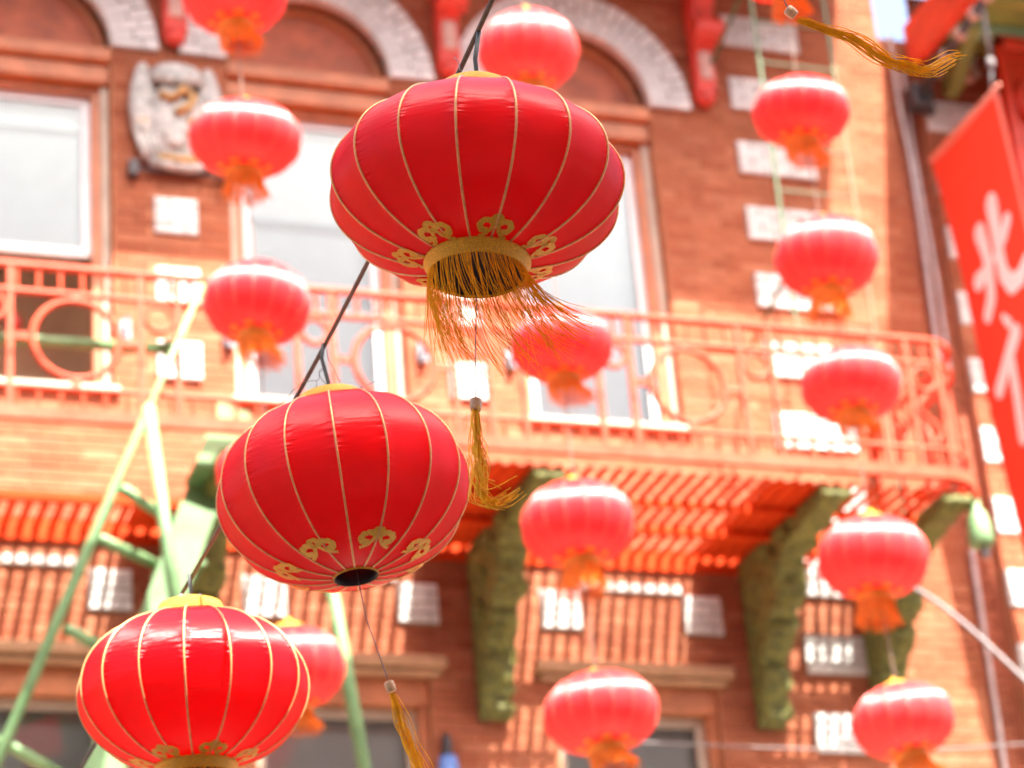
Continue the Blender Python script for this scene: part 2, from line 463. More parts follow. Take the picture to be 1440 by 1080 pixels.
# arches: two rings of white voussoirs round a panelled tympanum
vb = MB()
def vous(name, parent, b, r0, r1, a0, a1, yf):
    mb = MB(); pts = [(b+r*math.cos(a), SPR+r*math.sin(a)) for r, a in ((r0,a0),(r1,a0),(r1,a1),(r0,a1))]
    mb.prism(pts, 'y', yf, .03); return sub(mb, name, 'white_brick', parent)
for b in BAYS[1:]:
    e = part('arch')
    bk = MB(); n = 30
    for i in range(n):
        a0, a1 = math.pi*i/n, math.pi*(i+1)/n
        bk.prism([(b+r*math.cos(a), SPR+r*math.sin(a)) for r, a in ((RI+.004,a0),(RO-.004,a0),(RO-.004,a1),(RI+.004,a1))], 'y', -.018, .02)
    sub(bk, 'joint', 'whitejoint', e)
    n = 32
    for i in range(n):
        a0, a1 = math.pi*i/n, math.pi*(i+1)/n
        d = .0055/.68
        sp = .68 if i % 2 else .735
        vous('voussoir', e, b, RI, sp-.005, a0+d, a1-d, -.036-random.random()*.006)
        vous('voussoir', e, b, sp+.005, RO, a0+d, a1-d, -.036-random.random()*.006)
    # tympanum
    t = MB(); o = [(b+(RI-.003)*math.cos(math.pi*i/30), SPR+(RI-.003)*math.sin(math.pi*i/30)) for i in range(31)]
    t.prism(o, 'y', .12, .16); hp(t, 'tympanum', 'tympanum')
    rim = MB(); rim.tube([(b+(RI-.03)*math.cos(math.pi*i/30), .115, SPR+(RI-.03)*math.sin(math.pi*i/30)) for i in range(31)], .03, 6)
    hp(rim, 'arch_moulding', 'wood', smooth=True)
# red consoles between the arches
for i, (xa, xb) in enumerate(zip(BAYS[:-1], BAYS[1:])):
    cx = (xa+xb)/2 + (0.03 if i else .03)
    e = part('console')
    c = MB(); pr = [(-.02,10.52),(-.10,10.56),(-.12,10.66),(-.11,10.84),(-.17,10.90),(-.20,11.0),(-.16,11.1),(-.2,11.16),(-.27,11.28),(-.26,11.42),(-.34,11.52),(-.36,11.8),(-.02,11.8)]
    c.prism(pr, 'x', cx-.075, cx+.075); sub(c, 'shaft', 'console', e, bevel=.012)
    d = MB(); d.ball((cx, -.06, 10.53), (.07, .06, .06)); sub(d, 'pendant', 'console', e, smooth=True)
    for zz, yy, rr in ((10.98, -.2, .085), (11.34, -.28, .095)):
        sub(MB().tube([(cx-.10, yy, zz), (cx+.10, yy, zz)], rr, 14), 'scroll', 'console', e)
    sub(MB().box(cx-.045, cx+.045, -.135, -.108, 10.64, 10.86), 'panel', 'pink', e, bevel=.008)  # pale panel stands in for the sunlit patch on the red console
hpr = MB().tube([(6.56, -.1, 10.53), (6.56, -.1, 10.5)], .03, 8)
# last console, at the right end of the arches
e = part('console'); cx = 6.56
c = MB().prism(pr, 'x', cx-.075, cx+.075); sub(c, 'shaft', 'console', e, bevel=.012)
sub(MB().ball((cx, -.06, 10.53), (.07, .06, .06)), 'pendant', 'console', e, smooth=True)
for zz, yy, rr in ((10.98, -.2, .085), (11.34, -.28, .095)):
    sub(MB().tube([(cx-.10, yy, zz), (cx+.10, yy, zz)], rr, 14), 'scroll', 'console', e)
sub(MB().box(cx-.045, cx+.045, -.135, -.108, 10.64, 10.86), 'panel', 'pink', e, bevel=.008)  # sunlit patch again, put in as a pale panel

# upper windows
def frame(mb, x0, x1, z0, z1, t, y0, y1):
    mb.box(x0, x0+t, y0, y1, z0, z1); mb.box(x1-t, x1, y0, y1, z0, z1)
    mb.box(x0+t, x1-t, y0, y1, z0, z0+t); mb.box(x0+t, x1-t, y0, y1, z1-t, z1); return mb
for i, b in enumerate(BAYS):
    e = part('window'); x0, x1 = b-HW, b+HW
    tr = MB().box(x0, x1, -.02, .2, 10.335, SPR-.004); tr.box(x0, x1, .03, .2, 10.20, 10.333)
    sub(tr, 'transom', 'wood', e, bevel=.012)
    cs = MB(); cs.box(x0+.002, x0+.05, .07, .2, SILL, 10.2); cs.box(x1-.05, x1-.002, .07, .2, SILL, 10.2)
    sub(cs, 'jamb', 'cream', e, bevel=.008)
    cs = MB(); frame(cs, x0+.05, x1-.05, SILL, 10.2, .05, .10, .2); sub(cs, 'casing', 'wood', e)
    sub(MB().box(x0-.03, x1+.03, -.05, .2, SILL-.05, SILL), 'sill', 'cream', e, bevel=.008)
    a0, a1, m = x0+.1, x1-.1, 9.07
    if i > 1: m = SILL+.05
    s1 = frame(MB(), a0, a1, m-.03, 10.15, .055, .15, .185); sub(s1, 'upper_sash' if i < 2 else 'sash', 'sash', e, bevel=.004)
    sub(MB().box(a0+.05, a1-.05, .166, .17, m, 10.1), 'pane', 'glass', e)
    if i < 2:      # lower sash thrown up: dark room shows
        s2 = frame(MB(), a0, a1, m+.02, 9.98, .05, .19, .22); sub(s2, 'lower_sash', 'sash', e)
        bl_ = MB().box(a0+.04, a1-.04, .235, .24, m-.02, 10.15); sub(bl_, 'blind', 'blind', e)
    else:
        zz = 9.47 if i == 2 else 9.9
        sub(MB().box(a0+.04, a1-.04, .225, .244, zz-.02, zz+.005), 'blind_rail', 'greyblind', e)
        sub(MB().box(a0+.02, a1-.02, .245, .25, zz, 10.18), 'blind', 'blind', e)
        sub(MB().box(a0+.02, a1-.02, .30, .305, SILL, zz+.1), 'curtain', 'greyblind', e)
    rm = MB(); rm.v = [(x0-.3,.345,SILL-.5),(x1+.3,.345,SILL-.5),(x1+.3,1.0,SILL-.5),(x0-.3,1.0,SILL-.5),(x0-.3,.345,10.4),(x1+.3,.345,10.4),(x1+.3,1.0,10.4),(x0-.3,1.0,10.4)]
    rm.f = [(0,3,2,1),(4,5,6,7),(1,2,6,5),(2,3,7,6),(3,0,4,7)]
    sub(rm, 'room', 'room', e)
# lower windows
for i, b in enumerate(BAYS):
    e = part('window'); x0, x1 = b-HW, b+HW
    ln = MB().box(x0-.09, x1+.09, -.09, .02, 6.44, 6.51); ln.box(x0-.06, x1+.06, -.05, .02, LTOP, 6.438)
    sub(ln, 'lintel', 'tan', e, bevel=.012)
    cs = MB(); cs.box(x0, x1, .03, .2, 6.24, 6.398); cs.box(x0, x0+.06, .05, .2, 4.2, 6.24); cs.box(x1-.06, x1, .05, .2, 4.2, 6.24)
    sub(cs, 'casing', 'wood', e, bevel=.01)
    s1 = frame(MB(), x0+.06, x1-.06, 5.35, 6.24, .06, .12, .17); sub(s1, 'upper_sash', 'cream', e)
    s1 = frame(MB(), x0+.06, x1-.06, 4.2, 5.40, .06, .172, .21); sub(s1, 'lower_sash', 'cream', e)
    sub(MB().box(x0+.11, x1-.11, .14, .145, 5.4, 6.19), 'pane', 'glass', e)
    sub(MB().box(x0+.11, x1-.11, .188, .192, 4.25, 5.36), 'pane', 'glass', e)
    sub(MB().box(x0+.07, x1-.07, .213, .217, 4.2, 6.24), 'curtain', 'blind', e)
    if i == 1:
        sub(MB().box(x0+.1, x1-.1, .21, .235, 5.80, 5.86), 'blind_rail', 'sash', e)
# bar with two dark ends below the crest, small hooks at the window jambs
br = part('iron_bar'); sub(MB().tube([(2.68, -.05, 9.565), (3.28, -.05, 9.565)], .012, 8), 'rod', 'dark', br)
for x in (2.69, 3.27): sub(MB().box(x-.03, x+.03, -.08, -.01, 9.51, 9.62), 'plate', 'dark', br, bevel=.008)
for x, z in ((3.25, 8.47), (4.45, 8.47), (5.02, 8.47), (2.63, 8.47)):
    hk = MB().box(x-.03, x+.03, -.05, -.01, z-.06, z+.06); hk.tube([(x, -.05, z), (x, -.1, z), (x, -.1, z+.05)], .012, 8)
    hp(hk, 'shutter_hook', 'grey')

# recess between the two houses, with its lower back wall
rc = empty('recessed_link_wall', (8.1, .09, 0)); tag(rc, 'narrow dark recessed brick wall between the two houses', 'wall')
MB().box(-.13, .14, 0, .3, 0, 11.3).build('wall', 'mortar', rc)
rb = MB(); z = 5.0; row = 0
while z < 11.1:
    x = -.13-(.1 if row % 2 else 0)
    while x < .14:
        a, b2 = max(x+.004, -.13), min(x+.2, .14)
        if b2-a > .02: rect_brick(rb, a, b2, -.014-random.random()*.004, z+.004, z+.058)
        x += .205
    z += .0625; row += 1
tag(rb.build('brickwork', 'sandbrick', rc), kind='stuff')

# ------------------------------------------------------------------ neighbouring house on the right
nb = empty('corner_house', (8.24, 0, 0)); tag(nb, 'neighbouring red brick house with white quoins and green eave at the right edge', 'building')
MB().box(0, 5, 0, 7, 0, 11.3).build('wall', 'mortar', nb)
rb = MB(); z = 5.0; row = 0
qz = [11.25-.5*k for k in range(13)]
while z < 11.6:
    zc = z+.03; x = -(BL/2 if row % 2 else 0)
    inq = any(t-QH-.01 < zc < t+.01 for t in qz)
    while x < 2.4:
        a, b2 = max(x+.004, 0.0), x+BL-.004
        if inq: a = max(a, .506)
        if b2-a > .03: rect_brick(rb, a, b2, -.012-random.random()*.005, z+.005, z+.0585)
        x += BL
    z += PITCHZ; row += 1
tag(rb.build('brickwork', 'brick', nb), kind='stuff')
for t in qz:
    e = empty('quoin', (0, 0, 0), nb)
    MB().box(.001, .498, -.016, .001, t-QH+.002, t-.002).build('joint', 'whitejoint', e)
    white_block(0, .5, t, e)
# pagoda eave: green soffit boards, mint beams, red fascia
ev = empty('eave', (0, 0, 0), nb)
for k in range(7):
    MB().box(.0, 4.6, -1.30+.187*k, -1.30+.187*k+.178, 11.18, 11.21).build('soffit_board', 'eave', ev, bevel=.004)
for k, yy in enumerate((-1.2, -.78, -.36)):
    MB().box(.02, 4.6, yy-.05, yy+.05, 11.09, 11.179).build('beam', 'mint' if k != 1 else 'eave', ev, bevel=.01)
MB().box(-.07, -.002, -1.36, -.02, 10.98, 11.34).build('fascia', 'fret', ev, bevel=.008)
MB().box(-.07, 4.6, -1.43, -1.361, 10.98, 11.34).build('fascia', 'fret', ev, bevel=.008)
rf = MB().prism([(-1.55, 11.36), (-1.3, 11.42), (-.8, 11.62), (-.3, 11.95), (0, 12.25), (0, 12.15), (-.3, 11.83), (-.8, 11.5), (-1.3, 11.345), (-1.55, 11.342)], 'x', -.12, 4.6)
rf.build('roof', 'mint', ev)
for k in range(10):
    MB().tube([(-.05+.28*k, -1.5, 11.40), (-.05+.28*k, -.8, 11.66), (-.05+.28*k, 0, 12.28)], .05, 8).build('tile_row', 'mint', ev)
for k in range(4):
    x = .22+.55*k
    MB().prism([(-.02, 10.78), (-.16, 10.82), (-.34, 10.98), (-.5, 11.085), (-.02, 11.085)], 'x', x-.05, x+.05).build('bracket', 'eave', ev, bevel=.01)
MB().box(.05, .42, -.075, -.02, 10.93, 11.04).build('moulding', 'pink', ev, bevel=.01)
# red fretwork hanging under the eave
fw = empty('fretwork', (0, 0, 0), nb)
fm = MB(); fm.box(.42, .47, -.42, -.37, 9.5, 11.08); fm.box(.42, 3, -.42, -.37, 11.0, 11.08); fm.box(.42, 3, -.42, -.37, 9.5, 9.56)
fm.build('frame', 'fret', fw, bevel=.006)
MB().box(.475, 3, -.36, -.34, 9.3, 11.0).build('panel', 'fret', fw)
random.seed(3)
for k in range(9):
    cx, cz = .62+.2*(k % 3), 9.75+.42*(k//3)+random.uniform(-.04, .04)
    pts = [(cx+.13*(1-t*.6)*math.cos(t*8+k), -.395+random.uniform(-.004, .004), cz+.19*(1-t*.6)*math.sin(t*8+k)) for t in [i/16 for i in range(17)]]
    MB().tube(pts, .032, 7).build('scroll', 'fret', fw, smooth=True)

# ------------------------------------------------------------------ fire balcony
bal = empty('fire_balcony', (3.5, 0, 7.2)); tag(bal, 'vermilion iron fire balcony with ring railing and slatted floor on olive brackets', 'balcony')
B0 = Matrix.Translation(-Vector(bal.location))
def bp(mb, name, ma='rail', parent=None, **k):
    o = mb.build(name, ma, **k)
    if parent is None: o.parent = bal; o.matrix_parent_inverse = B0
    else: o.parent = parent
    return o
YF, XE = -1.28, 7.45
def rail_path(z, r=.28, n=10):
    pts = [(-1.2, YF, z), (1.5, YF, z), (4.2, YF, z), (XE-r, YF, z)]
    for i in range(1, n+1):
        a = math.pi/2*i/n; pts.append((XE-r+r*math.sin(a), YF+r-r*math.cos(a), z))
    pts.append((XE, -.6, z)); pts.append((XE, -.02, z)); return pts
bp(MB().tube(rail_path(8.165), .022, 10), 'top_rail', smooth=True)
bp(MB().tube(rail_path(8.01), .018, 10), 'upper_rail', smooth=True)
bp(MB().tube(rail_path(7.455), .016, 10), 'lower_rail', smooth=True)
bp(MB().sweep(rail_path(7.30), .05, .07), 'edge_beam')
short = MB().tube([(0, 0, 8.02), (0, 0, 8.15)], .011, 6).mesh('baluster', 'rail')
short2 = MB().tube([(0, 0, 7.345), (0, 0, 7.45)], .011, 6).mesh('baluster', 'rail')
def put(me, name, loc):
    o = obj(name, me, bal); o.matrix_parent_inverse = B0; o.location = loc; return o
x = -1.1
while x < XE-.22:
    put(short, 'baluster', (x, YF, 0)); put(short2, 'baluster', (x, YF, 0)); x += .1163
for y in (-.95, -.83, -.71, -.59, -.47, -.35, -.23, -.11):
    put(short, 'baluster', (XE, y, 0)); put(short2, 'baluster', (XE, y, 0))
post = MB().box(-.015, .015, -.015, .015, 7.336, 8.15).mesh('post', 'rail')
ringm = MB().tube([(.228*math.cos(2*math.pi*i/36), 0, 7.745+.228*math.sin(2*math.pi*i/36)) for i in range(36)], .019, 8, closed=True).mesh('ring', 'rail', True)
sring = MB().tube([(.075*math.cos(2*math.pi*i/20), 0, 7.905+.075*math.sin(2*math.pi*i/20)) for i in range(20)], .016, 6, closed=True).mesh('small_ring', 'rail', True)
lugs = [MB().box(*q).mesh('ring_lug', 'rail') for q in ((-.022, .022, -.015, .015, 7.968, 8.0), (-.022, .022, -.015, .015, 7.46, 7.522), (-.34, -.246, -.012, .012, 7.728, 7.762), (.246, .34, -.012, .012, 7.728, 7.762))]
scr = MB().tube([(.06*math.sin(t*math.pi*2)*(1 if t < .5 else 1), 0, 7.48+.32*t) for t in [i/16 for i in range(17)]], .013, 6); scrm = scr.mesh('scroll_bar', 'rail', True)
for k in range(4):
    c = .375+1.745*k
    put(ringm, 'ring', (c, YF, 0)); [put(q, 'ring_lug', (c, YF, 0)) for q in lugs]
    for s in (-1, 1):
        put(post, 'post', (c+s*.345, YF, 0))
        if c+s*.545 < 7: put(post, 'post', (c+s*.545, YF, 0)); put(sring, 'small_ring', (c+s*.445, YF, 0))
put(post, 'post', (4.61, YF, 0))
for x in (6.84, 7.06, 7.26): put(post, 'post', (x-.02, YF, 0))
put(sring, 'small_ring', (7.14, YF, 0)); put(scrm, 'scroll_bar', (7.14, YF, 0)); put(sring, 'small_ring', (6.93, YF, 0)); put(scrm, 'scroll_bar', (6.93, YF, 0))
for y in (-1.0, -.66, -.33, -.04): put(post, 'post', (XE, y, 0))
o = put(ringm, 'ring', (XE, -.5, 0)); o.rotation_euler = (0, 0, math.pi/2)
# slats of the floor run out from the wall; the ladder hole is open on the left
slat = MB().box(-.0205, .0205, -1.255, -.03, 7.20, 7.213).mesh('slat', 'slat')
slat2 = MB().box(-.0205, .0205, -.475, -.03, 7.20, 7.213).mesh('slat', 'slat')
x = -1.1; k = 0
while x < XE-.05:
    put(slat2 if .3 < x < 2.93 else slat, 'slat', (x+random.uniform(-.002, .002), 0, 0)); x += .0893
for y in (-.5, -.88):
    x0 = -1.2
    if y == -.88: bp(MB().box(2.95, XE-.04, y-.014, y+.014, 7.155, 7.198), 'floor_beam', 'slat')
    else: bp(MB().box(x0, XE-.04, y-(.03 if y == -.5 else .012), y+(.03 if y == -.5 else .012), 7.15, 7.198), 'floor_beam', 'slat')
for y in (-.28, -.40): bp(MB().box(6.58, XE-.04, y-.016, y+.016, 7.16, 7.198), 'floor_beam', 'slat')
for x0_ in (.75, 2.56, 4.31, 6.05): bp(MB().box(x0_+.04, x0_+.45, (-1.2 if x0_ > 3 else -.47), -.05, 7.2145, 7.22), 'floor_plate', 'slat')
bp(MB().box(2.955, 3.005, -1.25, -.53, 7.12, 7.197), 'hole_beam', 'slat')
bp(MB().box(-1.2, XE-.03, -.028, -.0185, 7.12, 7.25), 'wall_plate', 'slat')
# carved olive brackets
prof = [(1.24, 7.19), (1.25, 7.14), (1.12, 7.10), (.95, 7.09), (.80, 7.06), (.66, 7.04), (.57, 6.98), (.52, 6.90), (.50, 6.80), (.42, 6.74), (.34, 6.70), (.31, 6.60), (.24, 6.54), (.19, 6.48), (.17, 6.36), (.12, 6.26), (.10, 6.18), (.03, 6.14), (.018, 6.14), (.018, 7.19)]
def bracket(cx, hw=.092):
    me_ = MB().prism([(-d, zz) for d, zz in prof], 'x', -hw, hw)
    me = me_.mesh('bracket', 'olive', True)
    bm = bmesh.new(); bm.from_mesh(me); bmesh.ops.triangulate(bm, faces=bm.faces)
    for _ in range(3):
        bmesh.ops.subdivide_edges(bm, edges=[e for e in bm.edges if e.calc_length() > .05], cuts=1, use_grid_fill=True)
        bmesh.ops.triangulate(bm, faces=[f for f in bm.faces if len(f.verts) > 4])
    for v in bm.verts:
        if v.co.z < 7.15 and v.co.y < -.04:
            p = v.co*9 + Vector((cx*3, 0, 0)); d = noise.noise(p)*.028+noise.noise(p*2.3)*.016
            v.co += Vector((math.copysign(1, v.co.x)*d if abs(v.co.x) > .05 else 0, -d*.6, -d*.8))
    bm.to_mesh(me); bm.free()
    o = obj('bracket', me, bal); o.matrix_parent_inverse = B0; o.location = (cx, 0, 0)
    rnd = random.Random(int(cx*100))
    for d, zz, r in ((.9, 7.11, .05), (.72, 7.07, .06), (.57, 7.0, .06), (.50, 6.88, .06), (.46, 6.78, .05), (.34, 6.68, .055), (.26, 6.58, .05), (.18, 6.44, .05), (.12, 6.3, .045), (.09, 6.2, .04)):
        lf = MB().ball((rnd.uniform(-.02, .02), -d+.01, zz), (hw*1.12, r*.8, r*1.15), 10, 6)
        l = lf.build('carved_leaf', 'olive', o, smooth=True)
    for d, zz in ((.7, 7.09), (.45, 7.05), (.25, 6.95), (.15, 6.75)):
        sp = MB().tube([(-hw-.004, -d+.075*(1-t*.75)*math.cos(t*9), zz+.075*(1-t*.75)*math.sin(t*9)) for t in [i/18 for i in range(19)]], .014, 6)
        sp.build('carved_scroll', 'olive', o, smooth=True)
for cx in (1.24, 2.985, 4.73, 6.475, 7.255): bracket(cx)

# ------------------------------------------------------------------ pale green drop stair, left
st = empty('drop_stair', (2.5, -1.0, 6.0)); tag(st, 'pale green iron drop stair hanging through the left end of the balcony', 'stair')
S0 = Matrix.Translation(-Vector(st.location))
def sp_(mb, name, ma='green', **k):
    o = mb.build(name, ma, **k); o.parent = st; o.matrix_parent_inverse = S0; return o
def ext(a, b, t): return a+(b-a)*t
a, b = at(285, 400, -1.36), at(0, 1060, -1.36)
sp_(MB().tube([a, ext(a, b, .25), ext(a, b, .35), ext(a, b, 1.6)], [.016, .02, .028, .03], 10), 'handrail', smooth=True)
a2, b2 = at(208, 572, -1.37), at(252, 880, -1.37)
sp_(MB().tube([a2, ext(a2, b2, 1.35)], .036, 12), 'guide_rail', smooth=True)
a2, b2 = at(468, 835, -1.2), at(512, 1080, -1.2)
sp_(MB().tube([ext(a2, b2, -1.0), ext(a2, b2, 1.8)], .036, 12), 'guide_rail', smooth=True)
def plank(p, name, wdt, th):
    """flat stringer from p[0] to p[1], its width across the run in the facade plane"""
    a, b = Vector(p[0]), Vector(p[1]); t = (b-a).normalized(); n = Vector((t.z, 0, -t.x)).normalized()
    m = MB(); v = []
    for q in (a, b):
        for s in (-1, 1):
            for y in (-th/2, th/2): v.append(tuple(q+n*(s*wdt/2)+Vector((0, y, 0))))
    m.v = v; m.f = [(0,1,3,2),(4,6,7,5),(0,4,5,1),(2,3,7,6),(0,2,6,4),(1,5,7,3)]
    return sp_(m, name)
p0, p1 = at(318, 605, -.82), at(222, 872, -.82)
plank((ext(p0, p1, -.12), ext(p0, p1, 1.9)), 'stringer', .19, .03)
q0, q1 = at(318, 605, -1.12), at(222, 872, -1.12)
plank((ext(q0, q1, .42), ext(q0, q1, 1.9)), 'stringer', .19, .03)
for u, v_, y0, y1 in (((172, 688), (262, 745), -1.36, -.9), ((140, 758), (225, 796), -1.36, -.9), ((0, 1042), (95, 1095), -1.36, -1.0), ((95, 885), (170, 925), -1.36, -1.0)):
    sp_(MB().tube([at(*u, y0), at(*v_, y1)], .03, 8), 'strut', smooth=True)
for k in range(6):
    t = .3+.25*k; c = ext(p0, p1, t); c2 = ext(q0, q1, t)
    m_ = MB(); m_.v = []
    x0_, z0_ = c.x, c.z
    m_.box(x0_-.12, x0_+.12, -1.10, -.84, z0_-.012, z0_+.012); sp_(m_, 'tread')
rd = empty('counterweight_rod', at(0, 475, -1.16)); tag(rd, 'pale green rod running level behind the left railing ring', 'rod')
ra, rb_ = at(-160, 466, -1.16)-rd.location, at(243, 491, -1.16)-rd.location
MB().tube([ra, rb_], .032, 10).build('bar', 'green', rd, smooth=True)
MB().tube([rb_-Vector((.05, 0, 0)), rb_+Vector((.02, 0, 0))], .045, 10).build('collar', 'green', rd, smooth=True)
# ------------------------------------------------------------------ ladder, right
ld = empty('wall_ladder', (6.87, -.8, 7.24)); tag(ld, 'thin pale green ladder climbing from the balcony past the right pier', 'ladder')
for s in (-1, 1): MB().box(s*.265-.009, s*.265+.009, -.008, .008, 0, 4.5).build('side_rail', 'ladder', ld)
for k in range(14): MB().tube([(-.25, 0, .28+.315*k), (.25, 0, .28+.315*k)], .007, 8).build('rung', 'ladder', ld)
for zz in (1.6, 3.75):
    MB().tube([(-.265, .0, zz), (-.265, .78, zz-.25)], .014, 6).build('stay', 'ladder', ld)

# ------------------------------------------------------------------ crest on the pier
cr = empty('wall_crest', (2.965, -.02, 9.58)); tag(cr, 'white and gold relief crest with wings on the brick pier', 'crest')
for s in (-1, 1):
    wm = MB()
    for k in range(5):
        wm.ball((s*(.205+.018*k-.012*k*k*.3), -.03-.006*k, .53-.045*k), (.072, .03, .225-.02*k), 10, 8)
    wm.build('wing', 'crestw', cr, smooth=True)
    lo = MB()
    for k in range(4): lo.tube([(s*(.27-.035*k), -.04, .30-.01*k), (s*(.235-.035*k), -.05, .15), (s*(.20-.035*k), -.04, .05)], .02, 8)
    lo.build('drapery', 'crestw', cr, smooth=True)
    MB().ball((s*.22, -.06, .305), (.06, .025, .022)).build('knot', 'crestg', cr, smooth=True)
MB().ball((0, -.03, .33), (.19, .07, .30), 16, 10).build('shield', 'crestw', cr, smooth=True)
MB().ball((0, -.06, .66), (.17, .05, .09), 14, 8).build('crown', 'crestw', cr, smooth=True)
MB().tube([(-.15, -.07, .63), (0, -.1, .60), (.15, -.07, .63)], .03, 8).build('crown_band', 'crestw', cr, smooth=True)
MB().tube([(-.11, -.085, .50), (-.04, -.115, .46), (.03, -.12, .53), (.10, -.09, .49), (.06, -.11, .41), (-.02, -.115, .36)], .028, 8).build('dragon', 'crestg', cr, smooth=True)
MB().tube([(.06, -.10, .33), (.10, -.09, .26), (.05, -.105, .21)], .02, 8).build('dragon_tail', 'crestg', cr, smooth=True)
MB().ball((-.02, -.085, .22), (.08, .03, .10), 12, 8).build('boss', 'crestw', cr, smooth=True)
MB().tube([(-.12, -.05, .07), (0, -.08, .045), (.12, -.05, .07)], .026, 8).build('gold_ribbon', 'crestg', cr, smooth=True)
MB().tube([(-.17, -.04, .04), (-.06, -.06, .01), (.06, -.06, 0), (.16, -.04, .035)], .03, 8).build('scroll', 'crestw', cr, smooth=True)

# ------------------------------------------------------------------ banner, its arm and rope
bn = empty('hanging_banner', (8.12, -.6, 10.18)); tag(bn, 'long red banner with white brush characters beside the right building corner', 'banner')
BW, BH = .93, 3.6
def bpt(u, v, off=0.0):
    """u 0..1 from the wall edge outwards, v metres down"""
    wv = .018*math.sin(v*2.1+u*1.5)+.012*math.sin(u*5+v)
    return Vector((v*.068+wv-off, .42-BW*u, .0+.10*u*0-v))
cl = MB(); nu, nv = 14, 50
for side in (0, 1):
    for j in range(nv+1):
        for i in range(nu+1): cl.v.append(tuple(bpt(i/nu, BH*j/nv, .003*(1 if side == 0 else -1))))
n1 = (nu+1)*(nv+1)
for j in range(nv):
    for i in range(nu):
        a = j*(nu+1)+i; cl.f.append((a, a+1, a+nu+2, a+nu+1)); cl.f.append((n1+a, n1+a+nu+1, n1+a+nu+2, n1+a+1))
cl.build('cloth', 'banner', bn, smooth=True)
hm = MB()
for j in range(nv):
    q = [bpt(u, BH*(j+t)/nv, .006) for u, t in ((.955, 0), (1, 0), (1, 1), (.955, 1))]
    o = len(hm.v); hm.v += [tuple(p) for p in q]; hm.f.append((o, o+1, o+2, o+3))
hm.build('hem', 'hem', bn, smooth=True)
tp = MB()
for i in range(nu):
    q = [bpt((i+t)/nu, v, .007) for t, v in ((0, 0), (1, 0), (1, .05), (0, .05))]
    o = len(tp.v); tp.v += [tuple(p) for p in q]; tp.f.append((o, o+1, o+2, o+3))
tp.build('top_hem', 'hem', bn, smooth=True)
MB().tube([bpt(-.03, .012), bpt(1.03, .012)], .012, 8).build('rod', 'hem', bn, smooth=True)
def brush(strokes, name):
    mb = MB(); strokes = list(strokes)
    for pts, ws in strokes:
        k = len(pts); dense = []
        for i in range(k-1):
            for t in range(8):
                f = t/8; dense.append((pts[i][0]*(1-f)+pts[i+1][0]*f, pts[i][1]*(1-f)+pts[i+1][1]*f, ws[i]*(1-f)+ws[i+1]*f))
        dense.append((*pts[-1], ws[-1]))
        off = .0062+.0004*len(mb.f)/60
        # round ends: fan of small discs along the stroke, joined as a ribbon
        L = []; Rr = []
        for i, (u, v, w_) in enumerate(dense):
            a = dense[max(i-1, 0)]; c = dense[min(i+1, len(dense)-1)]
            tx, ty = (c[0]-a[0])*BW, c[1]-a[1]; l = math.hypot(tx, ty) or 1
            nx, ny = -ty/l, tx/l
            L.append(bpt(u+nx*w_/BW, v+ny*w_, off)); Rr.append(bpt(u-nx*w_/BW, v-ny*w_, off))
        o = len(mb.v); mb.v += [tuple(p) for p in L]+[tuple(p) for p in Rr]; n = len(L)
        for i in range(n-1): mb.f.append((o+i, o+i+1, o+n+i+1, o+n+i))
        for (u, v, w_) in (dense[0], dense[-1]):
            o = len(mb.v); mb.v.append(tuple(bpt(u, v, off+.0004)))
            for j in range(14): mb.v.append(tuple(bpt(u+w_*math.cos(j*math.pi/7)/BW, v+w_*math.sin(j*math.pi/7), off+.0004)))
            for j in range(14): mb.f.append((o, o+1+j, o+1+(j+1) % 14))
    return mb.build(name, 'bannerwhite', bn)
# brushed characters, one below the other
def buv(px, py):
    v = 0.0
    for _ in range(6):
        d = fwd + RGT*((px-720)/3600) - UP*((py-540)/3600); p = CAM+d*((8.12+.068*v)/d.x); v = 10.18-p.z
    return ((-.18-p.y)/BW, v)
def bs(*st): return [([buv(1237+x/2.26, y/2.26) for x, y, r in q], [r*.0027 for x, y, r in q]) for q in st]
brush(bs([(355, 650, 30), (368, 715, 28), (384, 800, 24), (400, 868, 24), (432, 905, 25), (462, 880, 22), (478, 820, 12)],
         [(312, 742, 28), (334, 800, 24), (350, 870, 22), (356, 950, 24), (344, 1000, 22)],
         [(352, 842, 18), (332, 870, 20), (308, 895, 24)], [(412, 698, 18), (400, 752, 18), (372, 812, 16)]), 'character')
brush(bs([(402, 1008, 9), (424, 1028, 14)], [(446, 1060, 24), (420, 1140, 22), (388, 1240, 22)], [(432, 1150, 18), (452, 1260, 18), (470, 1390, 20)],
         [(500, 1040, 20), (570, 1010, 20)], [(540, 980, 18), (590, 1300, 20)], [(500, 1180, 18), (590, 1150, 18)], [(510, 1360, 20), (620, 1320, 20)]), 'character')
brush(bs([(500, 1560, 22), (640, 1500, 22)], [(570, 1460, 22), (610, 1800, 24)], [(530, 1680, 20), (650, 1630, 20)], [(560, 1850, 22), (700, 1780, 22)]), 'character')

